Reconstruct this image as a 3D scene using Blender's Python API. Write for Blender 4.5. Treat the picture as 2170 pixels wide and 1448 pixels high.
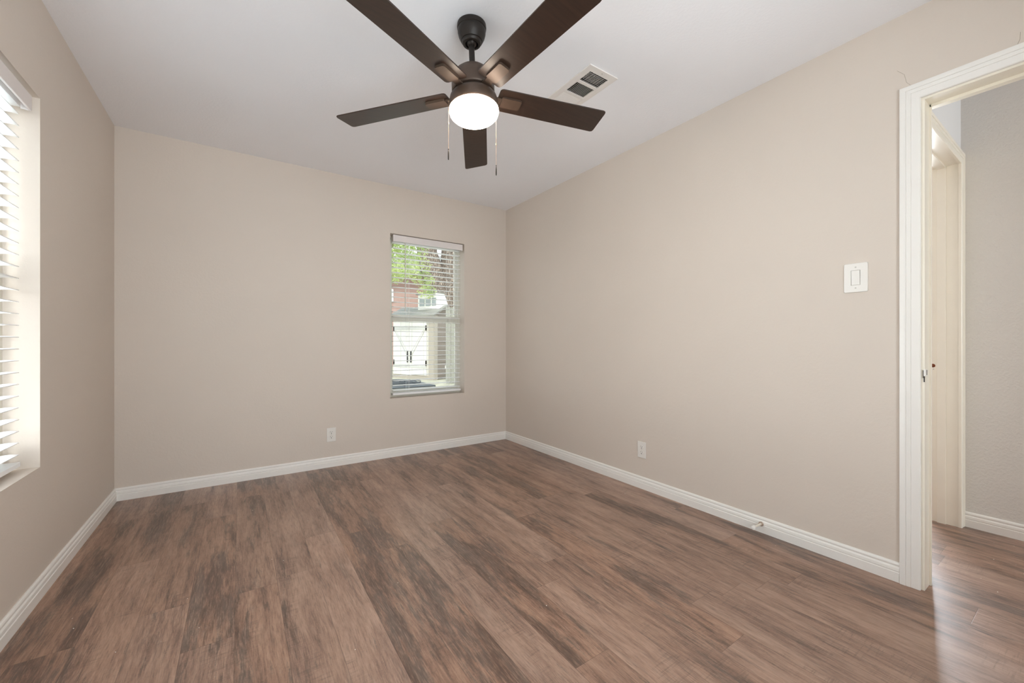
import bpy, bmesh, math, random
from mathutils import Vector, Matrix

for o in list(bpy.data.objects):
    bpy.data.objects.remove(o)
SC = bpy.context.scene
COL = SC.collection
PI = math.pi

# ------------------------------------------------------------------ dimensions (metres)
XL, XR, YB, YN, H = -0.675, 2.3593, 3.6154, -0.48, 2.44      # left, right, back, near wall faces, ceiling
XRO = 2.471                                                  # hall face of the right wall
XH = 3.385                                                   # far wall of the hall
YH = 0.474                                                   # end wall of the hall
YHN = -3.0                                                   # other end of the hall
LW = (0.735, 2.441, 0.525, 2.027)                            # left window y0,y1,z0,z1
BW = (1.120, 1.863, 0.525, 2.013)                            # back window x0,x1,z0,z1
D1 = (-0.331, 0.431, 2.043)                                  # door y0,y1,top
D2 = (2.585, 3.325, 2.031)                                   # hall door x0,x1,top

# ------------------------------------------------------------------ camera
cam_d = bpy.data.cameras.new('camera')
cam = bpy.data.objects.new('camera', cam_d)
COL.objects.link(cam)
cam.location = (0, 0, 1.0349)
cam.rotation_euler = (PI / 2, 0, -0.5934)
cam_d.sensor_width = 36.0
cam_d.lens = 855.43 / 2170 * 36.0
cam_d.shift_y = 0.9 / 2170
cam_d.clip_start = 0.02
SC.camera = cam

# ------------------------------------------------------------------ world, daylight, exposure
SKY_STRENGTH = 1.15
world = bpy.data.worlds.new('sky'); SC.world = world
world.use_nodes = True
wn = world.node_tree.nodes; wl = world.node_tree.links
wn.clear()
wo = wn.new('ShaderNodeOutputWorld'); bg = wn.new('ShaderNodeBackground')
geo = wn.new('ShaderNodeTexCoord'); sep = wn.new('ShaderNodeSeparateXYZ'); rmp = wn.new('ShaderNodeValToRGB')
wl.new(geo.outputs['Generated'], sep.inputs[0]); wl.new(sep.outputs[2], rmp.inputs[0])
rmp.color_ramp.elements[0].position = 0.0; rmp.color_ramp.elements[0].color = (1.0, 1.0, 1.0, 1)
rmp.color_ramp.elements[1].position = 0.7; rmp.color_ramp.elements[1].color = (0.72, 0.86, 1.0, 1)
wl.new(rmp.outputs[0], bg.inputs[0]); bg.inputs[1].default_value = SKY_STRENGTH
wl.new(bg.outputs[0], wo.inputs[0])

def area(name, loc, rot, sx, sy, power, col, spread=PI):
    l = bpy.data.lights.new(name, 'AREA'); l.shape = 'RECTANGLE'; l.size = sx; l.size_y = sy
    l.energy = power; l.color = col; l.spread = spread
    o = bpy.data.objects.new(name, l); COL.objects.link(o); o.location = loc; o.rotation_euler = rot
    return o

# lamps for daylight at the windows, some added as fill; aimed like sky or bright ground
def aimed(name, loc, target, sx, sy, power, col):
    d = Vector(target) - Vector(loc)
    return area(name, loc, d.to_track_quat('-Z', 'Y').to_euler(), sx, sy, power, col)
aimed('daylight_left_window', (-1.65, 3.15, 1.75), (2.36, 0.95, 0.75), 2.0, 2.2, 68, (0.88, 0.95, 1.0))
area('side_yard_bounce_fill', (-1.5, 2.05, 0.05), (0, math.radians(-128), 0), 1.6, 2.6, 82, (0.94, 0.96, 1.0))  # added lamp, turned up from the yard to brighten the ceiling
area('near_window_fill', (0.55, YN - 0.55, 1.0), (math.radians(112), 0, 0), 1.8, 1.7, 58, (0.88, 0.94, 1.0))  # added fill lamp behind the camera, outside the made-up near window
area('daylight_hall_end', (2.93, YHN - 0.5, 1.4), (math.radians(90), 0, 0), 0.9, 1.6, 27, (0.86, 0.94, 1.0))
aimed('daylight_inner_room', (4.75, 1.12, 1.62), (2.3, 0.28, 0.0), 0.7, 0.9, 40, (0.84, 0.92, 1.0))
area('daylight_yard', (1.0, 6.4, 4.6), (math.radians(-52), 0, math.radians(0)), 3.5, 2.0, 34, (0.95, 0.98, 1.0))
sun_d = bpy.data.lights.new('sun', 'SUN'); sun_d.energy = 1.25; sun_d.angle = math.radians(12); sun_d.color = (1, .97, .92)
sun = bpy.data.objects.new('sun', sun_d); COL.objects.link(sun); sun.rotation_euler = (math.radians(32), math.radians(-18), 0)
LAMP = 22.0

SC.view_settings.view_transform = 'Standard'
SC.view_settings.look = 'None'
SC.view_settings.gamma = 1.0
SC.view_settings.use_curve_mapping = False
SC.view_settings.exposure = 0.93
SC.render.film_transparent = False
try:
    SC.cycles.max_bounces = 16; SC.cycles.diffuse_bounces = 12; SC.cycles.glossy_bounces = 6
    SC.cycles.transparent_max_bounces = 16
    SC.cycles.sample_clamp_indirect = 6.0
    SC.cycles.use_denoising = True
    SC.cycles.caustics_reflective = False; SC.cycles.caustics_refractive = False
except Exception:
    pass

# ------------------------------------------------------------------ material helpers
def srgb(r, g, b):
    def f(c):
        c /= 255.0
        return c / 12.92 if c <= 0.04045 else ((c + 0.055) / 1.055) ** 2.4
    return (f(r), f(g), f(b), 1.0)

class NT:
    def __init__(s, name):
        s.m = bpy.data.materials.new(name); s.m.use_nodes = True
        s.t = s.m.node_tree; s.n = s.t.nodes; s.l = s.t.links
        s.n.clear()
        s.out = s.n.new('ShaderNodeOutputMaterial')
        s.p = s.n.new('ShaderNodeBsdfPrincipled'); s.l.new(s.p.outputs[0], s.out.inputs[0])
        s.tc = s.n.new('ShaderNodeTexCoord')
    def put(s, sock, v):
        if hasattr(v, 'links') or hasattr(v, 'is_linked'):
            s.l.new(v, sock)
        else:
            sock.default_value = v
    def math(s, op, a, b=0.0, c=0.0):
        n = s.n.new('ShaderNodeMath'); n.operation = op
        s.put(n.inputs[0], a); s.put(n.inputs[1], b); s.put(n.inputs[2], c)
        return n.outputs[0]
    def comb(s, x, y, z=0.0):
        n = s.n.new('ShaderNodeCombineXYZ')
        s.put(n.inputs[0], x); s.put(n.inputs[1], y); s.put(n.inputs[2], z)
        return n.outputs[0]
    def noise(s, vec, scale, detail=3.0, rough=0.55, dist=0.0):
        n = s.n.new('ShaderNodeTexNoise')
        if vec is not None: s.l.new(vec, n.inputs['Vector'])
        n.inputs['Scale'].default_value = scale; n.inputs['Detail'].default_value = detail
        n.inputs['Roughness'].default_value = rough; n.inputs['Distortion'].default_value = dist
        return n.outputs[0]
    def white(s, vec):
        n = s.n.new('ShaderNodeTexWhiteNoise'); n.noise_dimensions = '3D'
        s.l.new(vec, n.inputs['Vector'])
        return n.outputs['Value'], n.outputs['Color']
    def ramp(s, fac, stops, interp='LINEAR'):
        n = s.n.new('ShaderNodeValToRGB'); n.color_ramp.interpolation = interp
        e = n.color_ramp.elements
        while len(e) < len(stops): e.new(0.5)
        for i, (p, c) in enumerate(stops):
            e[i].position = p; e[i].color = c if len(c) == 4 else (*c, 1)
        s.put(n.inputs[0], fac)
        return n.outputs[0]
    def mix(s, fac, a, b, mode='MIX'):
        n = s.n.new('ShaderNodeMix'); n.data_type = 'RGBA'; n.blend_type = mode
        s.put(n.inputs[0], fac); s.put(n.inputs[6], a); s.put(n.inputs[7], b)
        return n.outputs[2]
    def smooth(s, v, a, b):
        n = s.n.new('ShaderNodeMapRange'); n.interpolation_type = 'SMOOTHSTEP'
        s.put(n.inputs[0], v); n.inputs[1].default_value = a; n.inputs[2].default_value = b
        n.inputs[3].default_value = 0.0; n.inputs[4].default_value = 1.0
        return n.outputs[0]
    def bump(s, h, strength, dist):
        n = s.n.new('ShaderNodeBump'); n.inputs['Strength'].default_value = strength
        n.inputs['Distance'].default_value = dist; s.l.new(h, n.inputs['Height'])
        s.l.new(n.outputs[0], s.p.inputs['Normal'])
    def set(s, **k):
        names = dict(base='Base Color', rough='Roughness', metal='Metallic', spec='Specular IOR Level', emit='Emission Color', es='Emission Strength', alpha='Alpha')
        for a, v in k.items():
            s.put(s.p.inputs[names[a]], v)

def plain(name, col, rough=0.5, metal=0.0, spec=0.5, var=0.04, nscale=12.0, bump=0.0, bscale=200.0):
    t = NT(name)
    n = t.noise(t.tc.outputs['Object'], nscale, 3)
    dark = tuple(c * (1 - var) for c in col[:3]) + (1,); lite = tuple(min(1, c * (1 + var)) for c in col[:3]) + (1,)
    t.set(base=t.ramp(n, [(0.3, dark), (0.7, lite)]), rough=rough, metal=metal, spec=spec)
    if bump:
        t.bump(t.noise(t.tc.outputs['Object'], bscale, 2), bump, 0.001)
    return t.m

def paint(name, col, bump=0.25, scale=55, rough=0.55, dist=0.0012, mottled=0.012):
    t = NT(name)
    oc = t.tc.outputs['Object']
    big = t.noise(oc, 1.3, 2)
    a = tuple(c * (1 - mottled) for c in col[:3]) + (1,); b = tuple(min(1, c * (1 + mottled)) for c in col[:3]) + (1,)
    t.set(base=t.ramp(big, [(0.35, a), (0.65, b)]), rough=rough, spec=0.35)
    h = t.mix(0.5, t.smooth(t.noise(oc, scale, 3, 0.5), 0.40, 0.62), t.noise(oc, scale * 2.7, 2, 0.5))
    t.bump(h, bump, dist)
    return t.m

M = {}
WALLC = srgb(211, 201, 191)
M['wall'] = paint('greige_wall_paint', WALLC, 0.25, 60)
M['hallwall'] = paint('textured_hall_paint', srgb(216, 213, 208), 0.7, 85, 0.6, 0.0022)
M['ceiling'] = paint('ceiling_paint', srgb(238, 239, 243), 0.3, 75, 0.8)
M['trim'] = plain('white_trim_paint', srgb(234, 232, 228), 0.32, var=0.01, bump=0.12, bscale=60)
M['cream'] = plain('cream_trim_paint', srgb(236, 230, 216), 0.30, var=0.012, bump=0.15, bscale=60)
M['blind'] = plain('white_blind', srgb(238, 239, 240), 0.4, var=0.01)
M['valance'] = plain('valance_white', srgb(224, 218, 216), 0.45, var=0.01)
M['vinyl'] = plain('greyed_vinyl', srgb(206, 203, 192), 0.35, var=0.015)  # white frames greyed: dim indoor shade is put into this base colour
M['cord'] = plain('white_cord', srgb(235, 235, 232), 0.7)
M['plastic'] = plain('white_plastic', srgb(228, 225, 220), 0.25, var=0.005)
M['hole'] = plain('dark_recess', srgb(30, 26, 24), 0.8)
M['screw'] = plain('painted_screw', srgb(190, 186, 180), 0.4, 0.3)
M['rust'] = plain('raw_wood_hole', srgb(120, 62, 32), 0.8, var=0.4, nscale=200)
M['bronze'] = plain('oil_rubbed_bronze', srgb(76, 61, 51), 0.45, 0.25, 0.5, var=0.08, nscale=30)
M['bronzedark'] = plain('dark_bronze', srgb(38, 32, 28), 0.45, 0.3, 0.5, var=0.08, nscale=30)
M['brass'] = plain('chain_metal', srgb(150, 128, 108), 0.35, 0.9)
M['register'] = plain('register_white', srgb(228, 224, 220), 0.35, var=0.01)
M['duct'] = plain('duct_black', srgb(18, 16, 15), 0.9)
M['crack'] = plain('plaster_crack', srgb(172, 160, 146), 0.9)
M['chip'] = plain('white_chip', srgb(235, 232, 226), 0.6)
M['rubber'] = plain('white_rubber', srgb(232, 230, 226), 0.5)

t = NT('blade_wood')
oc = t.tc.outputs['Object']
mp = t.n.new('ShaderNodeMapping'); t.l.new(oc, mp.inputs[0]); mp.inputs['Scale'].default_value = (3, 45, 3)
g = t.noise(mp.outputs[0], 2.2, 5, 0.6, 0.4)
t.set(base=t.ramp(g, [(0.3, srgb(40, 29, 23)), (0.7, srgb(54, 38, 30))]), rough=0.38, spec=0.5)
M['blade'] = t.m

t = NT('lit_glass')
t.set(base=(0.9, 0.88, 0.85, 1), rough=0.25, emit=(1.0, 0.84, 0.68, 1), es=LAMP)
M['bowl'] = t.m

t = NT('window_glass')
gl = t.n.new('ShaderNodeBsdfGlossy'); gl.inputs['Roughness'].default_value = 0.02
tr = t.n.new('ShaderNodeBsdfTransparent'); tr.inputs[0].default_value = (0.97, 0.985, 0.975, 1)
fr = t.n.new('ShaderNodeFresnel'); fr.inputs[0].default_value = 1.45
mx = t.n.new('ShaderNodeMixShader')
geo_n = t.n.new('ShaderNodeNewGeometry')
t.l.new(t.math('MULTIPLY', fr.outputs[0], t.math('SUBTRACT', 1.0, geo_n.outputs['Backfacing'])), mx.inputs[0]); t.l.new(tr.outputs[0], mx.inputs[1]); t.l.new(gl.outputs[0], mx.inputs[2])
t.l.new(mx.outputs[0], t.out.inputs[0])
M['glass'] = t.m

# vinyl plank floor: planks run along the room (Y), 15 cm wide, 1.22 m long, staggered
def floor_material():
    t = NT('plank_floor')
    oc = t.tc.outputs['Object']
    sp = t.n.new('ShaderNodeSeparateXYZ'); t.l.new(oc, sp.inputs[0])
    X, Y = sp.outputs[0], sp.outputs[1]
    w, L = 0.1495, 1.22
    xs = t.math('DIVIDE', t.math('SUBTRACT', X, 1.9285), w)
    col = t.math('FLOOR', xs)
    fx = t.math('SUBTRACT', xs, col)
    r1, _ = t.white(t.comb(col, 3.7))
    ys = t.math('DIVIDE', t.math('ADD', Y, t.math('MULTIPLY', r1, 3.1)), L)
    row = t.math('FLOOR', ys)
    fy = t.math('SUBTRACT', ys, row)
    rv, rc = t.white(t.comb(col, row, 5.1))
    sc = t.n.new('ShaderNodeSeparateColor'); t.l.new(rc, sc.inputs[0])
    ra, rb = sc.outputs[0], sc.outputs[1]
    off = t.math('MULTIPLY', rv, 40.0)
    # domain with a gentle wobble so grain wanders
    wob = t.math('MULTIPLY', t.math('SUBTRACT', t.noise(t.comb(t.math('MULTIPLY', X, 3.0), t.math('MULTIPLY', Y, 2.2), off), 1.0, 2), 0.5), 0.03)
    Xw = t.math('ADD', X, wob)
    def v(kx, ky, z): return t.comb(t.math('MULTIPLY', Xw, kx), t.math('MULTIPLY', Y, ky), t.math('ADD', off, z))
    patch = t.noise(v(9.5, 1.5, 0.0), 1.0, 8, 0.68, 0.0)        # weathered patches
    patch2 = t.noise(v(21.0, 2.4, 7.0), 1.0, 7, 0.70, 0.0)
    streak = t.noise(v(70.0, 4.5, 3.0), 1.0, 5, 0.66)
    fine = t.noise(v(230.0, 17.0, 9.0), 1.0, 3, 0.7)
    spk = t.noise(t.comb(X, Y), 150.0, 4, 0.7)
    saw = t.noise(v(7.0, 120.0, 2.0), 1.0, 3, 0.6, 0.8)
    sawmask = t.smooth(t.noise(v(9.0, 3.4, 21.0), 1.0, 3), 0.50, 0.64)
    light = srgb(170, 137, 116); mid = srgb(138, 106, 89); dark = srgb(80, 62, 53); grey = srgb(94, 82, 75)
    tone = t.math('ADD', t.math('MULTIPLY', streak, 0.42), t.math('ADD', t.math('MULTIPLY', patch2, 0.43), t.math('MULTIPLY', spk, 0.15)))
    c = t.ramp(tone, [(0.40, srgb(94, 73, 62)), (0.47, mid), (0.53, srgb(153, 120, 101)), (0.62, light)])
    # dark weathered patches with scratchy edges; how much differs from plank to plank
    thr = t.math('ADD', t.math('ADD', patch, t.math('MULTIPLY', t.math('SUBTRACT', ra, 0.5), 0.13)), t.math('MULTIPLY', t.math('SUBTRACT', streak, 0.5), 0.30))
    thr = t.math('ADD', thr, t.math('MULTIPLY', t.math('SUBTRACT', spk, 0.5), 0.16))
    pm = t.math('MULTIPLY', t.smooth(thr, 0.515, 0.615), t.math('ADD', 0.40, t.math('MULTIPLY', fine, 0.75)))
    c = t.mix(pm, c, t.mix(t.smooth(patch2, 0.4, 0.6), dark, grey))
    lm = t.math('MULTIPLY', t.smooth(t.math('SUBTRACT', 1.0, thr), 0.52, 0.68), 0.42)
    c = t.mix(lm, c, srgb(184, 152, 132))
    c = t.mix(t.math('MULTIPLY', t.math('MULTIPLY', sawmask, t.smooth(saw, 0.50, 0.66)), 0.42), c, srgb(92, 74, 65))
    c = t.mix(t.math('MULTIPLY', t.smooth(fine, 0.50, 0.68), 0.40), c, srgb(84, 68, 60))
    c = t.mix(t.math('MULTIPLY', t.smooth(fine, 0.50, 0.32), 0.24), c, srgb(192, 162, 142))
    hv = t.n.new('ShaderNodeHueSaturation'); t.put(hv.inputs['Color'], c)
    t.put(hv.inputs['Value'], t.math('ADD', 0.94, t.math('MULTIPLY', rb, 0.14)))
    t.put(hv.inputs['Saturation'], t.math('ADD', 0.88, t.math('MULTIPLY', ra, 0.14)))
    c = hv.outputs[0]
    # seams
    ex = t.math('MULTIPLY', t.math('MINIMUM', fx, t.math('SUBTRACT', 1.0, fx)), w)
    ey = t.math('MULTIPLY', t.math('MINIMUM', fy, t.math('SUBTRACT', 1.0, fy)), L)
    seam = t.math('SUBTRACT', 1.0, t.smooth(t.math('MINIMUM', ex, ey), 0.0003, 0.0016))
    c = t.mix(t.math('MULTIPLY', seam, 0.42), c, srgb(70, 54, 47))
    rough = t.math('ADD', 0.24, t.math('MULTIPLY', patch, 0.16))
    t.set(base=c, rough=rough, spec=0.6)
    hgt = t.math('SUBTRACT', t.math('ADD', t.math('MULTIPLY', fine, 0.35), t.math('MULTIPLY', streak, 0.25)), t.math('MULTIPLY', seam, 0.8))
    t.bump(hgt, 0.16, 0.001)
    return t.m
M['floor'] = floor_material()

# ------------------------------------------------------------------ mesh helpers
class MB:
    def __init__(s, mat=None):
        s.bm = bmesh.new(); s.M = mat or Matrix.Identity(4)
    def _v(s, p): return s.bm.verts.new(s.M @ Vector(p))
    def box(s, x0, x1, y0, y1, z0, z1, bev=0.0, seg=2):
        vs = [s._v((x, y, z)) for x in (x0, x1) for y in (y0, y1) for z in (z0, z1)]
        idx = [(0, 1, 3, 2), (4, 6, 7, 5), (0, 4, 5, 1), (2, 3, 7, 6), (0, 2, 6, 4), (1, 5, 7, 3)]
        fs = [s.bm.faces.new([vs[i] for i in f]) for f in idx]
        if bev > 0:
            es = list({e for f in fs for e in f.edges})
            bmesh.ops.bevel(s.bm, geom=es, offset=bev, segments=seg, affect='EDGES', profile=0.7)
        return s
    def prism(s, pts, axis, a, b, ma=0.0, mb=0.0):
        """extrude a closed 2D outline along axis from a to b; pts (u,v) -> other two axes in xyz order; ma/mb mitre with u"""
        def P(u, v, w): return {'x': (w, u, v), 'y': (u, w, v), 'z': (u, v, w)}[axis]
        A = [s._v(P(u, v, a + abs(u - pts[0][0]) * ma)) for u, v in pts]
        B = [s._v(P(u, v, b - abs(u - pts[0][0]) * mb)) for u, v in pts]
        n = len(pts)
        for i in range(n):
            s.bm.faces.new((A[i], A[(i + 1) % n], B[(i + 1) % n], B[i]))
        s.bm.faces.new(A); s.bm.faces.new(B[::-1])
        return s
    def lathe(s, prof, seg=48, cap=True):
        rings = []
        for r, z in prof:
            if r < 1e-6: rings.append([s._v((0, 0, z))])
            else: rings.append([s._v((r * math.cos(2 * PI * k / seg), r * math.sin(2 * PI * k / seg), z)) for k in range(seg)])
        for a, b in zip(rings, rings[1:]):
            for k in range(seg):
                k2 = (k + 1) % seg
                if len(a) == 1 and len(b) == 1: continue
                if len(a) == 1: s.bm.faces.new((a[0], b[k], b[k2]))
                elif len(b) == 1: s.bm.faces.new((a[k], b[0], a[k2]))
                else: s.bm.faces.new((a[k], b[k], b[k2], a[k2]))
        if cap:
            for rg in (rings[0], rings[-1]):
                if len(rg) > 2: s.bm.faces.new(rg)
        return s
    def tube(s, pts, r, seg=8):
        pts = [Vector(p) for p in pts]; rings = []
        rr = r if isinstance(r, (list, tuple)) else [r] * len(pts)
        for i, p in enumerate(pts):
            d = (pts[min(i + 1, len(pts) - 1)] - pts[max(i - 1, 0)]).normalized()
            up = Vector((0, 0, 1)) if abs(d.z) < 0.9 else Vector((1, 0, 0))
            a = d.cross(up).normalized(); b = d.cross(a)
            rings.append([s._v(p + (a * math.cos(2 * PI * k / seg) + b * math.sin(2 * PI * k / seg)) * rr[i]) for k in range(seg)])
        for A, B in zip(rings, rings[1:]):
            for k in range(seg):
                s.bm.faces.new((A[k], A[(k + 1) % seg], B[(k + 1) % seg], B[k]))
        s.bm.faces.new(rings[0][::-1]); s.bm.faces.new(rings[-1])
        return s
    def ball(s, c, r, sub=1, scale=(1, 1, 1)):
        m = s.M @ Matrix.Translation(c) @ Matrix.Diagonal((*scale, 1))
        bmesh.ops.create_icosphere(s.bm, subdivisions=sub, radius=r, matrix=m)
        return s
    def poly(s, pts):
        s.bm.faces.new([s._v(p) for p in pts]); return s
    def build(s, name, mat, parent=None, smooth=None):
        bmesh.ops.recalc_face_normals(s.bm, faces=s.bm.faces[:])
        me = bpy.data.meshes.new(name); s.bm.to_mesh(me); s.bm.free()
        me.materials.append(mat if not isinstance(mat, str) else M[mat])
        if smooth is not None:
            for p in me.polygons: p.use_smooth = True
            try: me.set_sharp_from_angle(angle=math.radians(smooth))
            except Exception: pass
        o = bpy.data.objects.new(name, me); COL.objects.link(o)
        if parent:
            o.parent = parent
            bpy.context.view_layer.update()
            o.matrix_parent_inverse = parent.matrix_world.inverted()
        return o

def tag(o, label=None, cat=None, group=None, kind=None):
    if label: o['label'] = label
    if cat: o['category'] = cat
    if group: o['group'] = group
    if kind: o['kind'] = kind
    return o

def empty(name, loc, label=None, cat=None, group=None, kind=None):
    o = bpy.data.objects.new(name, None); COL.objects.link(o); o.location = loc
    o.empty_display_size = 0.1
    bpy.context.view_layer.update()
    return tag(o, label, cat, group, kind)

def struct(o, label, cat): return tag(o, label, cat, kind='structure')

# ------------------------------------------------------------------ floor, ceiling, walls
struct(MB().box(-1.0, 4.6, YHN, YB + 0.12, -0.12, 0).build('floor', 'floor'),
       'dark brown wood-look vinyl plank floor of the room and hall', 'floor')

VX0, VX1, VY0, VY1 = 1.500, 1.637, 1.500, 1.800       # duct opening in the ceiling
b = MB()
b.box(-0.82, VX0, YHN, YB + 0.14, H, H + 0.1); b.box(VX1, 4.6, YHN, YB + 0.14, H, H + 0.1)
b.box(VX0, VX1, YHN, VY0, H, H + 0.1); b.box(VX0, VX1, VY1, YB + 0.14, H, H + 0.1)
struct(b.build('ceiling', 'ceiling'), 'flat off-white painted ceiling above the fan', 'ceiling')

b = MB()   # back wall with window hole
x0, x1, z0, z1 = BW
b.box(XL - 0.14, x0, YB, YB + 0.14, 0, H); b.box(x1, XRO, YB, YB + 0.14, 0, H)
b.box(x0, x1, YB, YB + 0.14, 0, z0); b.box(x0, x1, YB, YB + 0.14, z1, H)
struct(b.build('wall_back', 'wall'), 'greige far wall holding the small window', 'wall')

b = MB()   # left wall
y0, y1, z0, z1 = LW
b.box(XL - 0.14, XL, YN - 0.1, y0, 0, H); b.box(XL - 0.14, XL, y1, YB, 0, H)
b.box(XL - 0.14, XL, y0, y1, 0, z0); b.box(XL - 0.14, XL, y0, y1, z1, H)
struct(b.build('wall_left', 'wall'), 'greige wall with the wide blind-covered window', 'wall')

b = MB()   # right wall with doorway
y0, y1, z1 = D1
b.box(XR, XRO, YHN, y0 - 0.018, 0, H); b.box(XR, XRO, y1 + 0.018, YB, 0, H)
b.box(XR, XRO, y0 - 0.018, y1 + 0.018, z1 + 0.018, H)
wr = struct(b.build('wall_right', 'wall'), 'long greige wall with light switch and doorway', 'wall')
def crack(pts):
    c = MB(); c.tube([(XR - 0.0002, y, z) for y, z in pts], 0.0006, 5); c.build('crack', 'crack', wr)

b = MB()
NW = (-0.25, 1.35, 0.525, 2.027)  # unseen window opening, added to let fill light in from behind the camera
b.box(XL - 0.14, NW[0], YN - 0.14, YN, 0, H); b.box(NW[1], XR, YN - 0.14, YN, 0, H)
b.box(NW[0], NW[1], YN - 0.14, YN, 0, NW[2]); b.box(NW[0], NW[1], YN - 0.14, YN, NW[3], H)
struct(b.build('wall_near', 'wall'), 'greige wall facing the window wall', 'wall')

# hall and the small room past its end door
struct(MB().box(XH, XH + 0.1, YHN, YH, 0, H).build('wall_hall_side', 'hallwall'), 'textured greige hall wall seen through the doorway', 'wall')
b = MB()
x0, x1, z1 = D2
b.box(XRO, x0 - 0.018, YH, YH + 0.115, 0, H); b.box(x1 + 0.018, 4.5, YH, YH + 0.115, 0, H)
b.box(x0 - 0.018, x1 + 0.018, YH, YH + 0.115, z1 + 0.018, H)
struct(b.build('wall_hall_end', paint('hall_end_paint', srgb(222, 222, 221), 0.3, 60)), 'pale wall above the inner hall door', 'wall')
b = MB()
b.box(4.4, 4.5, YH + 0.115, 0.70, 0, H); b.box(4.4, 4.5, 1.40, 2.9, 0, H); b.box(4.4, 4.5, 0.70, 1.40, 0, 1.0); b.box(4.4, 4.5, 0.70, 1.40, 2.0, H)
struct(b.build('wall_inner_side', 'wall'), 'side wall of the room past the hall', 'wall')
struct(MB().box(XRO, 4.5, 2.8, 2.9, 0, H).build('wall_inner_back', 'wall'), 'back wall of the room past the hall', 'wall')

# ------------------------------------------------------------------ baseboards
BH = 0.083
BP = [(0, 0), (0.014, 0), (0.014, 0.040), (0.0115, 0.0425), (0.0115, 0.0445), (0.0135, 0.047), (0.0125, 0.058), (0.0105, 0.062),
      (0.0082, 0.064), (0.0078, 0.067), (0.0098, 0.0705), (0.0098, 0.075), (0.0078, 0.080), (0.004, BH), (0, BH)]
def baseboard(name, axis, wall, sgn, a, bb, ma, mb, label, mat='trim'):
    pts = [(wall + sgn * u, v) for u, v in BP]
    o = MB().prism(pts, axis, a, bb, ma, mb).build(name, mat)
    return struct(o, label, 'baseboard')
baseboard('baseboard_back', 'x', YB, -1, XL, XR, 1, 1, 'white moulded baseboard under the far window')
baseboard('baseboard_right', 'y', XR, -1, 0.507, YB, 0, 1, 'white moulded baseboard carrying the door stop')
baseboard('baseboard_left', 'y', XL, 1, YN, YB, 1, 1, 'white moulded baseboard under the blind-covered window')
baseboard('baseboard_near', 'x', YN, 1, XL, XR, 1, 0, 'white moulded baseboard of the near wall')
baseboard('baseboard_hall', 'y', XH, -1, YHN, YH - 0.018, 0, 0, 'white moulded baseboard in the hall')

# ------------------------------------------------------------------ doors
CASP = [(0, 0), (0, 0.011), (0.003, 0.0135), (0.027, 0.0145), (0.0285, 0.0125), (0.030, 0.0155), (0.0425, 0.0165), (0.044, 0.0145), (0.0455, 0.018), (0.060, 0.0185), (0.064, 0.017), (0.065, 0)]
def casing(Mx, w0, w1, top, prof, sc=1.0):
    """door casing: plane local (x across, y out of the wall, z up)"""
    b = MB(Mx); lines = []
    for u, tt in prof:
        u *= sc
        lines.append([b._v((w1 + u, tt, 0)), b._v((w1 + u, tt, top + u)), b._v((w0 - u, tt, top + u)), b._v((w0 - u, tt, 0))])
    for A, B in zip(lines, lines[1:]):
        for k in range(3): b.bm.faces.new((A[k], A[k + 1], B[k + 1], B[k]))
    for k in (0, 3): b.bm.faces.new([l[k] for l in lines])
    return b

d1 = empty('door_1', (XR, 0.05, 0), 'cream painted door frame opening from the room into the hall', 'door frame', kind='structure')
# room side: local x -> world y, local y -> world -x
MR = Matrix(((0, -1, 0, XR), (1, 0, 0, 0), (0, 0, 1, 0), (0, 0, 0, 1)))
y0, y1, zt = D1
casing(MR, y0 - 0.010, y1 + 0.0105, zt + 0.009, CASP).build('casing', 'trim', d1, 30)
MHs = Matrix(((0, 1, 0, XRO), (1, 0, 0, 0), (0, 0, 1, 0), (0, 0, 0, 1)))
casing(MHs, y0 - 0.005, y1 + 0.004, zt + 0.005, CASP, 0.55).build('casing', 'cream', d1, 30)
b = MB()
b.box(XR - 0.001, XRO + 0.001, y1, y1 + 0.018, 0, zt, 0.001); b.box(XR - 0.001, XRO + 0.001, y0 - 0.018, y0, 0, zt, 0.001)
b.box(XR - 0.001, XRO + 0.001, y0 - 0.018, y1 + 0.018, zt, zt + 0.018, 0.001)
b.build('jamb', 'cream', d1)
b = MB()
b.box(2.430, 2.4425, y1 - 0.0065, y1 + 0.001, 0, zt, 0.001); b.box(2.430, 2.4425, y0 - 0.001, y0 + 0.0065, 0, zt, 0.001)
b.box(2.430, 2.460, y0, y1, zt - 0.012, zt + 0.001, 0.0015)
b.build('stop', 'cream', d1)
b = MB(); b.box(XR - 0.006, XR + 0.020, y1 - 0.0035, y1 + 0.003, 0.893, 0.921, 0.0012); b.build('strike_plate', 'trim', d1)
b = MB(); b.box(XR - 0.0065, XR - 0.004, y1 + 0.0035, y1 + 0.0048, 0.885, 0.917); b.box(XR + 0.008, XR + 0.014, y1 - 0.0042, y1 - 0.003, 0.897, 0.918); b.box(XR - 0.003, XR - 0.0008, y1 + 0.0, y1 + 0.003, 0.868, 0.892)
b.build('strike_gap', 'hole', d1)

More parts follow.
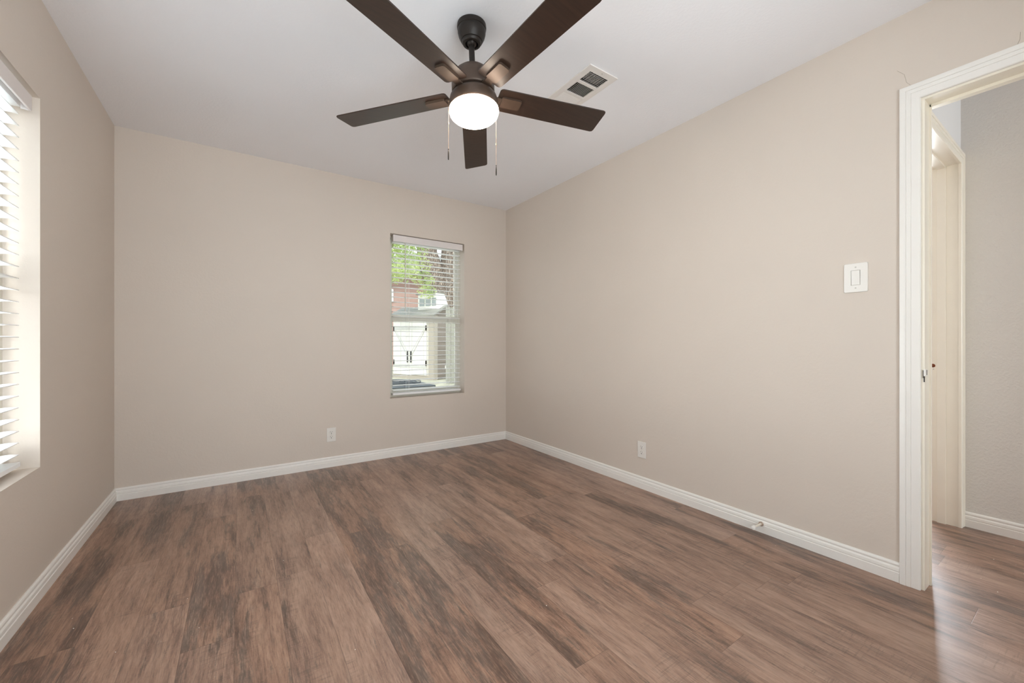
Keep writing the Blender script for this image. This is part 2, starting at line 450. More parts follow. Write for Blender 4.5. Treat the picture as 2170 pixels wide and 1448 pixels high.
d2 = empty('door_2', (2.955, YH, 0), 'cream door frame in the hall beside the textured wall', 'door frame', kind='structure')
x0, x1, zt = D2
M2 = Matrix(((1, 0, 0, 0), (0, -1, 0, YH), (0, 0, 1, 0), (0, 0, 0, 1)))
casing(M2, x0 + 0.004, x1 - 0.004, zt - 0.003, CASP).build('casing', 'cream', d2, 30)
b = MB()
b.box(x1, x1 + 0.018, YH, YH + 0.116, 0, zt, 0.001); b.box(x0 - 0.018, x0, YH, YH + 0.116, 0, zt, 0.001)
b.box(x0 - 0.018, x1 + 0.018, YH, YH + 0.116, zt, zt + 0.018, 0.001)
b.build('jamb', 'cream', d2)
b = MB()
b.box(x1 - 0.009, x1 + 0.001, 0.522, 0.558, 0, zt, 0.0015); b.box(x0 - 0.001, x0 + 0.009, 0.522, 0.558, 0, zt, 0.0015)
b.box(x0, x1, 0.522, 0.558, zt - 0.010, zt + 0.001, 0.0015)
b.build('stop', 'cream', d2)
b = MB(Matrix.Translation((x1 - 0.0012, 0.574, 0.898)) @ Matrix.Rotation(PI / 2, 4, 'Y') @ Matrix.Diagonal((1, 0.9, 1, 1)))
b.lathe([(0.0105, 0.0), (0.0105, 0.0014)], 24); b.build('bolt_hole', 'rust', d2)
b = MB(Matrix.Translation((x1 - 0.0012, 0.572, 0.878)) @ Matrix.Rotation(PI / 2, 4, 'Y'))
b.lathe([(0.0032, 0.0), (0.0032, 0.0014)], 12); b.build('screw', 'screw', d2)

# cracks in the plaster above the doorway
crack([(0.5160, 2.208), (0.4935, 2.180), (0.4870, 2.143), (0.4745, 2.125)])
crack([(0.1836, 2.165), (0.1846, 2.140), (0.1905, 2.123)])

# ------------------------------------------------------------------ windows
def window(name, axis, a0, a1, z0, z1, face, outdir, label, mull=None):
    """axis 'x': window in the back wall; axis 'y': in the left wall. face = wall face coordinate"""
    w = empty(name, ((a0 + a1) / 2, face, z0) if axis == 'x' else (face, (a0 + a1) / 2, z0), label, 'window', kind='structure')
    def bx(b, u0, u1, d0, d1, za, zb, bev=0.0015):
        d0, d1 = sorted((face + outdir * d0, face + outdir * d1))
        if axis == 'x': b.box(u0, u1, d0, d1, za, zb, bev)
        else: b.box(d0, d1, u0, u1, za, zb, bev)
    b = MB(); fw = 0.024
    bx(b, a0, a0 + fw, 0.100, 0.14, z0, z1); bx(b, a1 - fw, a1, 0.100, 0.14, z0, z1)
    bx(b, a0 + fw, a1 - fw, 0.100, 0.14, z1 - fw, z1); bx(b, a0 + fw, a1 - fw, 0.100, 0.14, z0, z0 + fw)
    if mull:
        bx(b, mull - 0.03, mull + 0.03, 0.098, 0.14, z0 + fw, z1 - fw)
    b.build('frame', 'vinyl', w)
    bays = [(a0 + fw, a1 - fw)] if not mull else [(a0 + fw, mull - 0.03), (mull + 0.03, a1 - fw)]
    zm = z0 + 0.735
    for (u0, u1) in bays:
        for (za, zb, d) in ((z0 + fw, zm + 0.028, 0.104), (zm - 0.012, z1 - fw, 0.122)):
            s = MB(); sw = 0.028; hw = 0.045 if d < 0.11 else 0.030
            bx(s, u0, u0 + sw, d, d + 0.018, za, zb); bx(s, u1 - sw, u1, d, d + 0.018, za, zb)
            bx(s, u0 + sw, u1 - sw, d, d + 0.018, zb - (0.056 if d < 0.11 else 0.026), zb); bx(s, u0 + sw, u1 - sw, d, d + 0.018, za, za + hw)
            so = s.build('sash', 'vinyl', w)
            g = MB(); bx(g, u0 + sw - 0.004, u1 - sw + 0.004, d + 0.007, d + 0.010, za + 0.02, zb - 0.02, 0)
            g.build('pane', 'glass', so)
    return w
window('window_1', 'y', LW[0], LW[1], LW[2], LW[3], XL, -1, 'wide white window behind the blind in the side wall', mull=1.588)
window('window_2', 'x', BW[0], BW[1], BW[2], BW[3], YB, 1, 'small white single-hung window in the far wall')

window('fill_window', 'x', NW[0], NW[1], NW[2], NW[3], YN, -1, 'unseen white window added in the near wall for fill light', mull=0.55)
def blind(axis, a0, a1, z0, ztop, face, outdir, zlow, pitch, nslat, label, ladders, wand=None, vgap=0.018, dfront=0.043, raild=0.0, valz=(1.947, 2.006)):
    root = empty('window_blind', ((a0 + a1) / 2, face + outdir * 0.06, z0) if axis == 'x' else (face + outdir * 0.06, (a0 + a1) / 2, z0), label, 'window blind', 'white slatted window blinds')
    def P(u, d, z): return (u, face + outdir * d, z) if axis == 'x' else (face + outdir * d, u, z)
    def bx(b, u0, u1, d0, d1, za, zb, bev=0.001):
        d0, d1 = sorted((face + outdir * d0, face + outdir * d1))
        if axis == 'x': b.box(u0, u1, d0, d1, za, zb, bev)
        else: b.box(d0, d1, u0, u1, za, zb, bev)
    b = MB(); bx(b, a0 - vgap, a1 + vgap, 0.006, 0.014, valz[0], valz[1], 0.0015)
    bx(b, a0 - vgap, a0 - vgap + 0.006, 0.013, 0.035, valz[0], valz[1], 0.001); bx(b, a1 + vgap - 0.006, a1 + vgap, 0.013, 0.035, valz[0], valz[1], 0.001)
    b.build('valance', 'valance', root)
    b = MB(); bx(b, a0, a1, dfront - 0.004, dfront + 0.052, 1.958, 2.004); b.build('head_rail', 'blind', root)
    b = MB()
    for k in range(nslat):
        z = zlow + pitch * k
        n = 4; rows = []
        for i in range(n + 1):
            f = i / n; d = dfront + 0.050 * f; cz = z + 0.0025 * (1 - (2 * f - 1) ** 2)
            rows.append([b._v(P(a0, d, cz)), b._v(P(a1, d, cz)), b._v(P(a1, d, cz - 0.0028)), b._v(P(a0, d, cz - 0.0028))])
        for A, B in zip(rows, rows[1:]):
            for q in range(4): b.bm.faces.new((A[q], A[(q + 1) % 4], B[(q + 1) % 4], B[q]))
        b.bm.faces.new(rows[0][::-1]); b.bm.faces.new(rows[-1])
    b.build('slats', 'blind', root)
    b = MB(); bx(b, a0 - 0.004, a1 + 0.004, dfront - 0.003 - raild, dfront + 0.050, z0, z0 + 0.018, 0.002); b.build('bottom_rail', 'blind', root)
    for u in ladders:
        b = MB()
        for d in (dfront - 0.0015, dfront + 0.0515): b.tube([P(u - 0.006, d, z0 + 0.015), P(u - 0.006, d, 1.962)], 0.0009, 6)
        b.tube([P(u + 0.006, dfront - 0.0015, z0 + 0.015), P(u + 0.006, dfront - 0.0015, 1.962)], 0.0009, 6)
        for k in range(nslat):
            b.tube([P(u, dfront - 0.001, zlow + pitch * k - 0.0035), P(u, dfront + 0.051, zlow + pitch * k - 0.0035)], 0.0008, 4)
        b.build('ladder_cord', 'cord', root)
    if wand:
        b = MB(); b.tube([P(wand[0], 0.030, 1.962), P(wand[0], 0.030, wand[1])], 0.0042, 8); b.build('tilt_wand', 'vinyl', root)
    return root
blind('y', 0.775, 2.395, 0.545, 2.0, XL, -1, 0.5936, 0.0461, 30, 'white horizontal blind filling the wide window of the side wall', [0.95, 1.45, 1.9, 2.08], vgap=-0.010, dfront=0.043)
blind('x', 1.160, 1.838, 0.548, 2.0, YB, 1, 0.5900, 0.0452, 31, 'narrow white horizontal blind in the small far window', [1.305, 1.720], wand=(1.268, 1.318), vgap=0.010, dfront=0.040)

# ------------------------------------------------------------------ ceiling fan
FC = Vector((0.852, 1.5668, 2.122))
zax = Vector((-0.0048, 0.0687, 1)).normalized(); xax = Vector((1, 0, 0)) - zax * zax.x; xax.normalize(); yax = zax.cross(xax)
TM = Matrix.Translation(FC) @ Matrix((xax, yax, zax)).transposed().to_4x4()
fan = empty('ceiling_fan', (0.852, 1.5825, H), 'dark bronze five-blade ceiling fan with a lit white bowl light', 'ceiling fan')
CM = Matrix.Translation((0.852, 1.5825, 0))
b = MB(CM)
b.lathe([(0.0, 2.44), (0.060, 2.44), (0.0635, 2.437), (0.0645, 2.428), (0.0635, 2.419), (0.0600, 2.4165), (0.0615, 2.414), (0.0615, 2.402), (0.057, 2.385), (0.047, 2.366), (0.0435, 2.3645), (0.0425, 2.360), (0.0395, 2.354), (0.0365, 2.352), (0.0285, 2.352), (0.0285, 2.372), (0.0, 2.372)], 56, cap=False)
b.build('canopy', 'bronzedark', fan, 35)
b = MB(CM); b.ball((0, 0, 2.366), 0.024, 3); b.build('hanger_ball', 'bronzedark', fan, 60)
b = MB(TM); b.tube([(0, 0, 0.10), (0, 0, 0.262)], 0.0128, 20); b.build('downrod', 'bronzedark', fan, 40)
b = MB(TM); b.lathe([(0.0, 0.118), (0.020, 0.118), (0.040, 0.114), (0.066, 0.104), (0.083, 0.088), (0.0915, 0.070), (0.0935, 0.050), (0.0935, 0.010), (0.090, 0.006), (0.0, 0.006)], 64, cap=False)
b.build('motor_housing', 'bronze', fan, 35)
b = MB(TM); b.lathe([(0.0, 0.008), (0.080, 0.008), (0.080, -0.006), (0.0, -0.006)], 48, cap=False); b.build('flywheel', 'bronzedark', fan, 35)
b = MB(TM); b.lathe([(0.0, -0.004), (0.084, -0.004), (0.095, -0.008), (0.1025, -0.018), (0.1055, -0.032), (0.1060, -0.062), (0.1045, -0.066), (0.0, -0.066)], 64, cap=False)
kit = b.build('light_kit', 'bronze', fan, 35)
b = MB(TM)
b.lathe([(0.0, -0.064), (0.1005, -0.064), (0.1075, -0.070), (0.1085, -0.078), (0.105, -0.090), (0.094, -0.1015), (0.076, -0.111), (0.052, -0.117), (0.026, -0.120), (0.0, -0.121)], 64, cap=False)
b.build('glass_bowl', 'bowl', kit, 60)
th = -0.1921; RR, RT = 0.112, 0.652
for k in range(5):
    a = 2.3033 - k * 2 * PI / 5
    BMx = TM @ Matrix.Rotation(a, 4, 'Z') @ Matrix.Rotation(th, 4, 'X')
    # blade outline with rounded corners
    def rounded(cor, rad, seg=6):
        out = []; n = len(cor)
        for i in range(n):
            p = Vector(cor[i]); q = (Vector(cor[i - 1]) - p).normalized(); r_ = (Vector(cor[(i + 1) % n]) - p).normalized()
            c0 = p + q * rad; c1 = p + r_ * rad
            for j in range(seg + 1):
                f = j / seg
                out.append(((1 - f) ** 2 * c0 + 2 * f * (1 - f) * p + f * f * c1)[:])
        return out
    b = MB(BMx); b.prism(rounded([(RR, -0.0585), (RT, -0.067), (RT, 0.067), (RR, 0.0585)], 0.013), 'z', 0.0, 0.0055)
    es = [e for e in b.bm.edges if len(e.link_faces) == 2 and max(len(f.verts) for f in e.link_faces) > 8]
    bmesh.ops.bevel(b.bm, geom=es, offset=0.0012, segments=2, affect='EDGES')
    bl = b.build('blade', 'blade', fan, 40)
    b = MB(BMx); b.prism(rounded([(0.128, -0.026), (0.222, -0.026), (0.222, 0.026), (0.128, 0.026)], 0.007), 'z', -0.0105, -0.0)
    es = [e for e in b.bm.edges if len(e.link_faces) == 2 and max(len(f.verts) for f in e.link_faces) > 8]
    bmesh.ops.bevel(b.bm, geom=es, offset=0.0018, segments=2, affect='EDGES')
    b.box(0.070, 0.150, -0.017, 0.017, -0.0065, -0.0015, 0.001)
    b.build('blade_bracket', 'bronze', bl, 40)
def chain(off, ztop, zfob, zend, kink):
    F2 = Vector((0.5592, 0.8290, 0)); R2 = Vector((0.8290, -0.5592, 0))
    p = Vector((FC.x, FC.y, 0)) + R2 * off[0] + F2 * off[1]
    b = MB(); n = int((ztop - zfob) / 0.0034)
    for i in range(n + 1):
        b.ball((p.x, p.y, ztop - (ztop - zfob) * i / n), 0.00125, 1)
    b.tube([(p.x, p.y, ztop), (p.x, p.y, zfob)], 0.0005, 5)
    b.tube([(p.x, p.y, kink), (p.x, p.y, kink - 0.008)], [0.0024, 0.0024], 8)
    q = p - R2 * (0.012 if off[0] < 0 else -0.012) * -1
    b.tube([(p.x, p.y, ztop), tuple((p + (Vector((FC.x, FC.y, 0)) - p).normalized() * 0.014) + Vector((0, 0, ztop + 0.002)))], 0.003, 8)
    c = b.build('pull_chain', 'brass', fan, 50)
    b = MB(Matrix.Translation((p.x, p.y, 0)))
    b.lathe([(0.0, zfob + 0.001), (0.002, zfob), (0.0022, zfob - 0.003), (0.0012, zfob - 0.005), (0.0024, zfob - 0.008), (0.0029, zfob - 0.020), (0.0029, zend + 0.006), (0.002, zend), (0.0, zend)], 16, cap=False)
    b.build('pull_fob', 'bronzedark', c, 40)
chain((-0.1095, 0.0), 2.094, 1.884, 1.836, 2.00)
chain((0.0985, 0.045), 2.094, 1.832, 1.786, 1.930)

# ------------------------------------------------------------------ ceiling air register
vent = empty('ceiling_air_vent', (1.5675, 1.635, H), 'white rectangular ceiling air register with three louvre sections', 'air vent')
X0, X1, Y0, Y1 = 1.466, 1.670, 1.466, 1.815
b = MB()
zt, zb_ = H, H - 0.006
ox0, ox1 = 1.503, 1.634
ybars = [(Y0, 1.503), (1.5865, 1.6045), (1.692, 1.710), (1.792, Y1)]
b.box(X0, ox0, Y0, Y1, zb_, zt, 0.003); b.box(ox1, X1, Y0, Y1, zb_, zt, 0.003)
for ya, yb in ybars: b.box(ox0 - 0.004, ox1 + 0.004, ya, yb, zb_, zt - 0.0006, 0.002 if ya in (Y0, 1.792) else 0)
b.build('register_frame', 'register', vent)
b = MB()
for i in range(8):                       # section nearest the room corner: slats across
    y = 1.503 + 0.0835 * (i + 0.5) / 8 - 0.002
    b.prism([(y - 0.0045, zb_ + 0.0002), (y - 0.0028, zb_ + 0.0002), (y + 0.0075, zb_ + 0.0100), (y + 0.0062, zb_ + 0.0100)], 'x', ox0, ox1)
b.build('louvre', 'register', vent)
b = MB()
for i in range(7):
    x = ox0 + 0.131 * (i + 0.5) / 7
    b.box(x - 0.0012, x + 0.0012, 1.503, 1.5865, H + 0.010, H + 0.020)
b.build('deflector_vane', 'register', vent)
b = MB()
for i in range(12):
    x = ox0 + 0.131 * (i + 0.5) / 12
    b.prism([(x - 0.0045, zb_ + 0.0002), (x - 0.0025, zb_ + 0.0002), (x + 0.0078, zb_ + 0.0100), (x + 0.0062, zb_ + 0.0100)], 'y', 1.6045, 1.692)
b.build('louvre', 'register', vent)
b = MB()
for i in range(8):
    y = 1.710 + 0.082 * (i + 0.5) / 8
    b.prism([(y + 0.0045, zb_ + 0.0005), (y + 0.0025, zb_ + 0.0005), (y - 0.0085, zb_ + 0.012), (y - 0.0065, zb_ + 0.012)], 'x', ox0, ox1)
b.build('louvre', 'register', vent)
b = MB()
b.box(VX0 - 0.002, VX0, VY0, VY1, H + 0.001, H + 0.22); b.box(VX1, VX1 + 0.002, VY0, VY1, H + 0.001, H + 0.22)
b.box(VX0, VX1, VY0 - 0.002, VY0, H + 0.001, H + 0.22); b.box(VX0, VX1, VY1, VY1 + 0.002, H + 0.001, H + 0.22)
b.box(VX0, VX1, VY0, VY1, H + 0.22, H + 0.222)
b.build('duct', 'duct', vent)
for yy in (1.484, 1.803):
    b = MB(Matrix.Translation((1.5685, yy, zb_ - 0.001))); b.lathe([(0, 0), (0.003, 0), (0.0035, 0.0015), (0, 0.0015)], 14, cap=False); b.build('screw', 'screw', vent)

# ------------------------------------------------------------------ outlets and switch
def wall_matrix(loc, facing):
    # local x across, y out of the wall, z up
    if facing == '-y': r = Matrix(((1, 0, 0), (0, -1, 0), (0, 0, 1)))
    else: r = Matrix(((0, -1, 0), (1, 0, 0), (0, 0, 1)))
    return Matrix.Translation(loc) @ r.to_4x4()
def outlet(loc, facing, label):
    o = empty('wall_outlet', loc, label, 'outlet', 'white duplex wall outlets')
    W = wall_matrix(loc, facing)
    b = MB(W); b.box(-0.035, 0.035, 0, 0.0055, -0.057, 0.057, 0.0025, 3); b.build('cover_plate', 'plastic', o, 40)
    for dz in (0.0195, -0.0195):
        Q = W @ Matrix.Translation((0, 0.0055, dz)) @ Matrix.Rotation(-PI / 2, 4, 'X')
        b = MB(Q @ Matrix.Diagonal((1.0, 0.84, 1, 1))); b.lathe([(0, 0.0012), (0.0163, 0.0012), (0.017, 0.0), (0, 0)], 32, cap=False)
        f = b.build('socket', 'plastic', o, 40)
        b = MB(W)
        b.box(-0.0078, -0.0056, 0.0062, 0.0070, dz + 0.0015, dz + 0.0095); b.box(0.0052, 0.0074, 0.0062, 0.0070, dz + 0.0022, dz + 0.0088)
        b.box(-0.0028, 0.0028, 0.0062, 0.0070, dz - 0.0095, dz - 0.0040, 0.0)
        b.build('slots', 'hole', f)
    b = MB(W @ Matrix.Translation((0, 0.0055, 0)) @ Matrix.Rotation(-PI / 2, 4, 'X')); b.lathe([(0, 0.001), (0.003, 0.0007), (0.0034, 0), (0, 0)], 14, cap=False); b.build('screw', 'screw', o, 40)
outlet((0.6300, YB, 0.2655), '-y', 'white outlet on the far wall left of the small window')
outlet((XR, 1.853, 0.272), '-x', 'white outlet on the long wall above its baseboard')

sw = empty('light_switch', (XR, 0.6572, 1.331), 'white rocker light switch beside the doorway casing', 'light switch')
W = wall_matrix((XR, 0.6572, 1.331), '-x')
b = MB(W)
b.box(-0.044, -0.0168, 0, 0.0065, -0.067, 0.067, 0.0022, 3); b.box(0.0168, 0.044, 0, 0.0065, -0.067, 0.067, 0.0022, 3)
bmesh.ops.delete(b.bm, geom=b.bm.verts[:], context='VERTS')
out = [(-0.044, -0.067), (0.044, -0.067), (0.044, 0.067), (-0.044, 0.067)]
def rr(hx, hz, r, seg=6):
    pts = []
    for cx, cz, a0 in ((hx - r, -hz + r, -PI / 2), (hx - r, hz - r, 0), (-hx + r, hz - r, PI / 2), (-hx + r, -hz + r, PI)):
        for j in range(seg + 1):
            a = a0 + PI / 2 * j / seg; pts.append((cx + r * math.cos(a), cz + r * math.sin(a)))
    return pts
rings = []
for hx, hz, r, y in ((0.044, 0.067, 0.006, 0.0), (0.044, 0.067, 0.006, 0.0045), (0.0425, 0.0655, 0.005, 0.0065), (0.0172, 0.0345, 0.0012, 0.0065), (0.0172, 0.0345, 0.0012, 0.001)):
    rings.append([b._v((x, y, z)) for x, z in rr(hx, hz, r)])
for A, B in zip(rings, rings[1:]):
    n = len(A)
    for i in range(n): b.bm.faces.new((A[i], A[(i + 1) % n], B[(i + 1) % n], B[i]))
b.build('cover_plate', 'plastic', sw, 30)
b = MB(W); b.prism([(-0.0155, 0.001), (0.0155, 0.001), (0.0155, 0.0068), (-0.0155, 0.0068)], 'z', -0.033, 0.033)
for vtx in b.bm.verts:
    lv = W.inverted() @ vtx.co
    if lv.y > 0.005: vtx.co = W @ Vector((lv.x, 0.0068 + lv.z * 0.06, lv.z))
b.build('rocker', 'plastic', sw)
for dz in (0.048, -0.048):
    b = MB(W @ Matrix.Translation((0, 0.0064, dz)) @ Matrix.Rotation(-PI / 2, 4, 'X')); b.lathe([(0, 0.001), (0.0026, 0.0008), (0.0032, 0), (0, 0)], 14, cap=False); b.build('screw', 'screw', sw, 40)

# ------------------------------------------------------------------ door stop on the baseboard
ds = empty('door_stop', (XR - 0.013, 1.060, 0.046), 'small white rubber-tipped door stop screwed to the baseboard', 'door stop')
DM = Matrix.Translation((XR - 0.0135, 1.060, 0.0475)) @ Matrix.Rotation(-PI / 2, 4, 'Y')
b = MB(DM @ Matrix.Rotation(0.10, 4, 'X')); b.lathe([(0, 0.0), (0.0125, 0.0), (0.0125, 0.003), (0.009, 0.006), (0.0, 0.006)], 24, cap=False); b.build('mounting_base', plain('worn_plate', srgb(176, 158, 144), 0.5, 0.2, var=0.3, nscale=120), ds, 40)
b = MB(DM); b.lathe([(0.0, 0.004), (0.0060, 0.004), (0.0055, 0.080), (0.0, 0.080)], 20, cap=False); b.build('arm', 'cream', ds, 40)
b = MB(DM); b.lathe([(0.0, 0.074), (0.0100, 0.074), (0.0120, 0.077), (0.0120, 0.084), (0.0105, 0.089), (0.005, 0.092), (0.0, 0.0925)], 24, cap=False); b.build('rubber_tip', 'rubber', ds, 40)

# ------------------------------------------------------------------ plaster dust specks on the floor
random.seed(7)
b = MB()
for i in range(85):
    x = random.uniform(XL + 0.1, XR - 0.06); y = random.uniform(0.5, YB - 0.1)
    if i % 5 == 0: x = random.uniform(XRO + 0.1, XH - 0.1); y = random.uniform(-0.1, 0.44)
    r = random.uniform(0.0007, 0.0019)
    b.M = Matrix.Translation((x, y, r * 0.35)) @ Matrix.Rotation(random.uniform(0, 6), 4, 'Z') @ Matrix.Diagonal((random.uniform(0.8, 2.2), 1, 0.5, 1))
    b.ball((0, 0, 0), r, 1)
tag(b.build('dust_specks', 'chip'), 'tiny white plaster specks scattered over the dark plank floor', 'debris', kind='stuff')

# ------------------------------------------------------------------ yard beyond the far window
GZ = -0.10
struct(MB().box(-30, 40, YB + 0.2, 45, GZ - 0.3, GZ).build('ground', plain('yard_ground', srgb(176, 170, 150), 0.95, var=0.2, nscale=3)), 'pale yard ground outside the windows', 'ground')
struct(MB().box(-30, XL - 0.5, -20, YB + 0.2, GZ - 0.3, GZ).build('side_yard', plain('side_yard_ground', srgb(176, 172, 160), 0.95, var=0.15, nscale=3)), 'pale ground beside the side window', 'ground')

def siding_mat(name, c1, c2, pitch, vertical=False):
    t = NT(name); sp = t.n.new('ShaderNodeSeparateXYZ'); t.l.new(t.tc.outputs['Object'], sp.inputs[0])
    v = t.math('FRACT', t.math('DIVIDE', sp.outputs[0 if vertical else 2], pitch))
    e = t.smooth(v, 0.0, 0.10)
    n = t.noise(t.tc.outputs['Object'], 5, 3)
    base = t.mix(n, c1, tuple(c * 0.88 for c in c1[:3]) + (1,))
    t.set(base=t.mix(e, c2, base), rough=0.8)
    t.bump(e, 0.6, 0.01)
    return t.m

# garden shed, turned so its front and one gable side show
Zc = 12.0; F2 = Vector((0.5592, 0.8290, 0)); R2 = Vector((0.8290, -0.5592, 0))
corner = F2 * Zc + R2 * ((921 - 1085) / 855.43 * Zc)
shed = empty('garden_shed', (corner.x, corner.y, GZ), 'white garden shed with braced double doors, grey roof and windowed dormer', 'shed')
SM = Matrix.Translation((corner.x, corner.y, GZ)) @ Matrix.Rotation(math.radians(-66), 4, 'Z')   # local -x runs along the front to the left, +y goes back
shedw = siding_mat('shed_siding', srgb(236, 233, 224), srgb(205, 202, 192), 0.2, True)
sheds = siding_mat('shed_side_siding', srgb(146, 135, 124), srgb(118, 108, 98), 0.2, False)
WD, DP, EV = 1.8, 0.95, 1.93
b = MB(SM); b.box(-WD, -0.02, 0.02, DP, 0.06, EV); b.build('wall', shedw, shed)
b = MB(SM); b.box(-0.02, 0.0, 0.02, DP, 0.06, EV); b.prism([(0.0, EV), (DP, EV), (DP / 2, EV + 0.27)], 'x', -0.02, 0.0); b.build('side_wall', sheds, shed)
b = MB(SM)
b.box(-0.24, 0.0, -0.015, 0.03, 0.0, EV, 0.004); b.box(-0.02, 0.012, -0.015, 0.12, 0.0, EV, 0.004); b.box(-WD, -0.02, -0.012, 0.02, EV - 0.14, EV); b.box(-WD, -0.02, -0.012, 0.02, 0, 0.12)
b.build('corner_trim', plain('shed_trim', srgb(176, 166, 152), 0.6), shed)
rm = siding_mat('shingle_grey', srgb(150, 146, 138), srgb(112, 108, 102), 0.12, False)
b = MB(SM)
b.prism([(-0.14, EV - 0.04), (DP / 2, EV + 0.28), (DP + 0.14, EV - 0.04), (DP + 0.14, EV + 0.01), (DP / 2, EV + 0.33), (-0.14, EV + 0.01)], 'x', -WD - 0.12, 0.10)
b.build('roof', rm, shed)
dm = MB(SM)
da, db = -0.94, -0.05
dm.prism([(da, EV + 0.14), (db, EV + 0.16), (db, EV + 0.30), (db - 0.17, EV + 0.72), (da, EV + 0.68)], 'y', 0.26, 0.68)
dor = dm.build('dormer', plain('dormer_white', srgb(238, 237, 230), 0.6), shed)
b = MB(SM)
for i in range(3):
    u0 = da + 0.07 + i * 0.262; b.box(u0, u0 + (0.205 if i < 2 else 0.16), 0.245, 0.265, EV + 0.32, EV + 0.56, 0.004)
b.build('dormer_window', plain('dormer_glass', srgb(150, 158, 160), 0.1), dor)
b = MB(SM); b.prism([(da - 0.05, EV + 0.682), (db - 0.13, EV + 0.724), (db - 0.13, EV + 0.745), (da - 0.05, EV + 0.705)], 'y', 0.20, 0.72); b.build('dormer_roof', rm, dor)
dw = 0.72
for s in (0, 1):
    u1 = -0.30 - s * dw; u0 = u1 - dw + 0.006
    b = MB(SM); b.box(u0, u1, -0.03, 0.02, 0.12, EV - 0.16, 0.003)
    dr = b.build('shed_door', shedw, shed)
    b = MB(SM)
    a, c_ = (u1 - 0.05, u0 + 0.03) if s == 0 else (u0 + 0.05, u1 - 0.03)
    for zz in ((EV - 0.42, 0.62),):
        b.tube([(a, -0.034, zz[0]), (c_, -0.034, zz[1])], 0.012, 4); b.tube([(a + (0.06 if s == 1 else -0.06), -0.034, zz[0]), (c_, -0.034, zz[1] + 0.14)], 0.006, 4)
    b.box(u0 + 0.01, u1 - 0.01, -0.040, -0.030, EV - 0.42, EV - 0.30, 0.002); b.box(u0 + 0.01, u1 - 0.01, -0.040, -0.030, 0.34, 0.44, 0.002)
    b.build('door_brace', plain('brace_grey', srgb(198, 196, 190), 0.7), dr)
    b = MB(SM)
    h = u0 + 0.07 if s == 0 else u1 - 0.07
    b.box(h - 0.018, h + 0.018, -0.06, -0.03, 0.50, 0.86, 0.004)
    b.build('handle', plain('iron', srgb(72, 72, 72), 0.5, 0.5), dr)
    hx = u1 - 0.02 if s == 0 else u0 + 0.02
    for za in (0.42, EV - 0.45):
        b = MB(SM); b.box(hx - 0.015, hx + 0.03, -0.05, -0.03, za, za + 0.15); b.build('hinge', M['bronzedark'], dr)

# terracotta sided house behind
def wpt(px, Z, z=0.0):
    p = F2 * Z + R2 * ((px - 1085) / 855.43 * Z); return Vector((p.x, p.y, z))
hp = wpt(945, 19.0)
house = empty('neighbour_house', (hp.x, hp.y, GZ), 'terracotta sided house wall beyond the shed', 'house')
HM = Matrix.Translation((hp.x, hp.y, GZ)) @ Matrix.Rotation(math.radians(-30), 4, 'Z')
b = MB(HM); b.box(-9, 1.5, 0, 4, 0, 4.3); b.build('wall', siding_mat('terracotta_siding', srgb(184, 152, 141), srgb(156, 124, 113), 0.26), house)
b = MB(HM); b.prism([(-0.5, 4.2), (2, 5.4), (4.5, 4.2), (4.5, 4.35), (2, 5.6), (-0.5, 4.35)], 'x', -9.4, 1.9); b.build('roof', rm, house)
b = MB(HM); b.box(-3.3, -2.42, -0.05, 0.02, 3.0, 3.6, 0.01); b.build('window', plain('house_window', srgb(235, 236, 236), 0.3), house)

# pale fence panel to the right of the shed
fp = wpt(943, 11.0)
FM = Matrix.Translation((fp.x, fp.y, GZ)) @ Matrix.Rotation(math.radians(-34), 4, 'Z')
fen = empty('yard_fence', (fp.x, fp.y, GZ), 'pale weathered board fence right of the shed', 'fence')
b = MB(FM)
for i in range(14): b.box(0.02 + i * 0.145, 0.155 + i * 0.145, 0, 0.02, 0.02, 2.08, 0.003)
b.build('boards', plain('fence_board', srgb(150, 148, 136), 0.9, var=0.12, nscale=6), fen)
for z in (0.4, 1.7):
    b = MB(FM); b.box(0, 2.05, 0.02, 0.06, z, z + 0.09); b.build('rail', M['chip'], fen)

# big oak tree behind the shed
bark = NT('oak_bark')
mp = bark.n.new('ShaderNodeMapping'); bark.l.new(bark.tc.outputs['Object'], mp.inputs[0]); mp.inputs['Scale'].default_value = (9, 9, 2.2)
vo = bark.n.new('ShaderNodeTexVoronoi'); vo.feature = 'DISTANCE_TO_EDGE'; 
nz = bark.n.new('ShaderNodeTexNoise'); nz.inputs['Scale'].default_value = 3.0; nz.inputs['Detail'].default_value = 4; bark.l.new(bark.tc.outputs['Object'], nz.inputs['Vector'])
vm = bark.n.new('ShaderNodeVectorMath'); vm.operation = 'MULTIPLY_ADD'; bark.l.new(nz.outputs['Color'], vm.inputs[0]); vm.inputs[1].default_value = (1.6, 1.6, 1.6); bark.l.new(mp.outputs[0], vm.inputs[2])
bark.l.new(vm.outputs[0], vo.inputs['Vector']); vo.inputs['Scale'].default_value = 2.4; vo.inputs['Randomness'].default_value = 1.0
e = bark.smooth(vo.outputs[0], 0.02, 0.22)
bark.set(base=bark.mix(e, srgb(138, 122, 110), srgb(184, 167, 152)), rough=0.95); bark.bump(e, 1.0, 0.06)
tb = wpt(950, 16.6, GZ)
tree = empty('oak_tree', (tb.x, tb.y, GZ), 'large oak with rough forked trunk and bright green leaves behind the shed', 'tree')
def limb(b, pts, rad, seg=18):
    P = [wpt(px, Z, z) for px, Z, z in pts]
    fine = []; fr_ = []
    for i in range(len(P) - 1):
        for j in range(6):
            f = j / 6; fine.append(P[i].lerp(P[i + 1], f)); fr_.append(rad[i] * (1 - f) + rad[i + 1] * f)
    fine.append(P[-1]); fr_.append(rad[-1])
    b.tube(fine, fr_, seg)
b = MB()
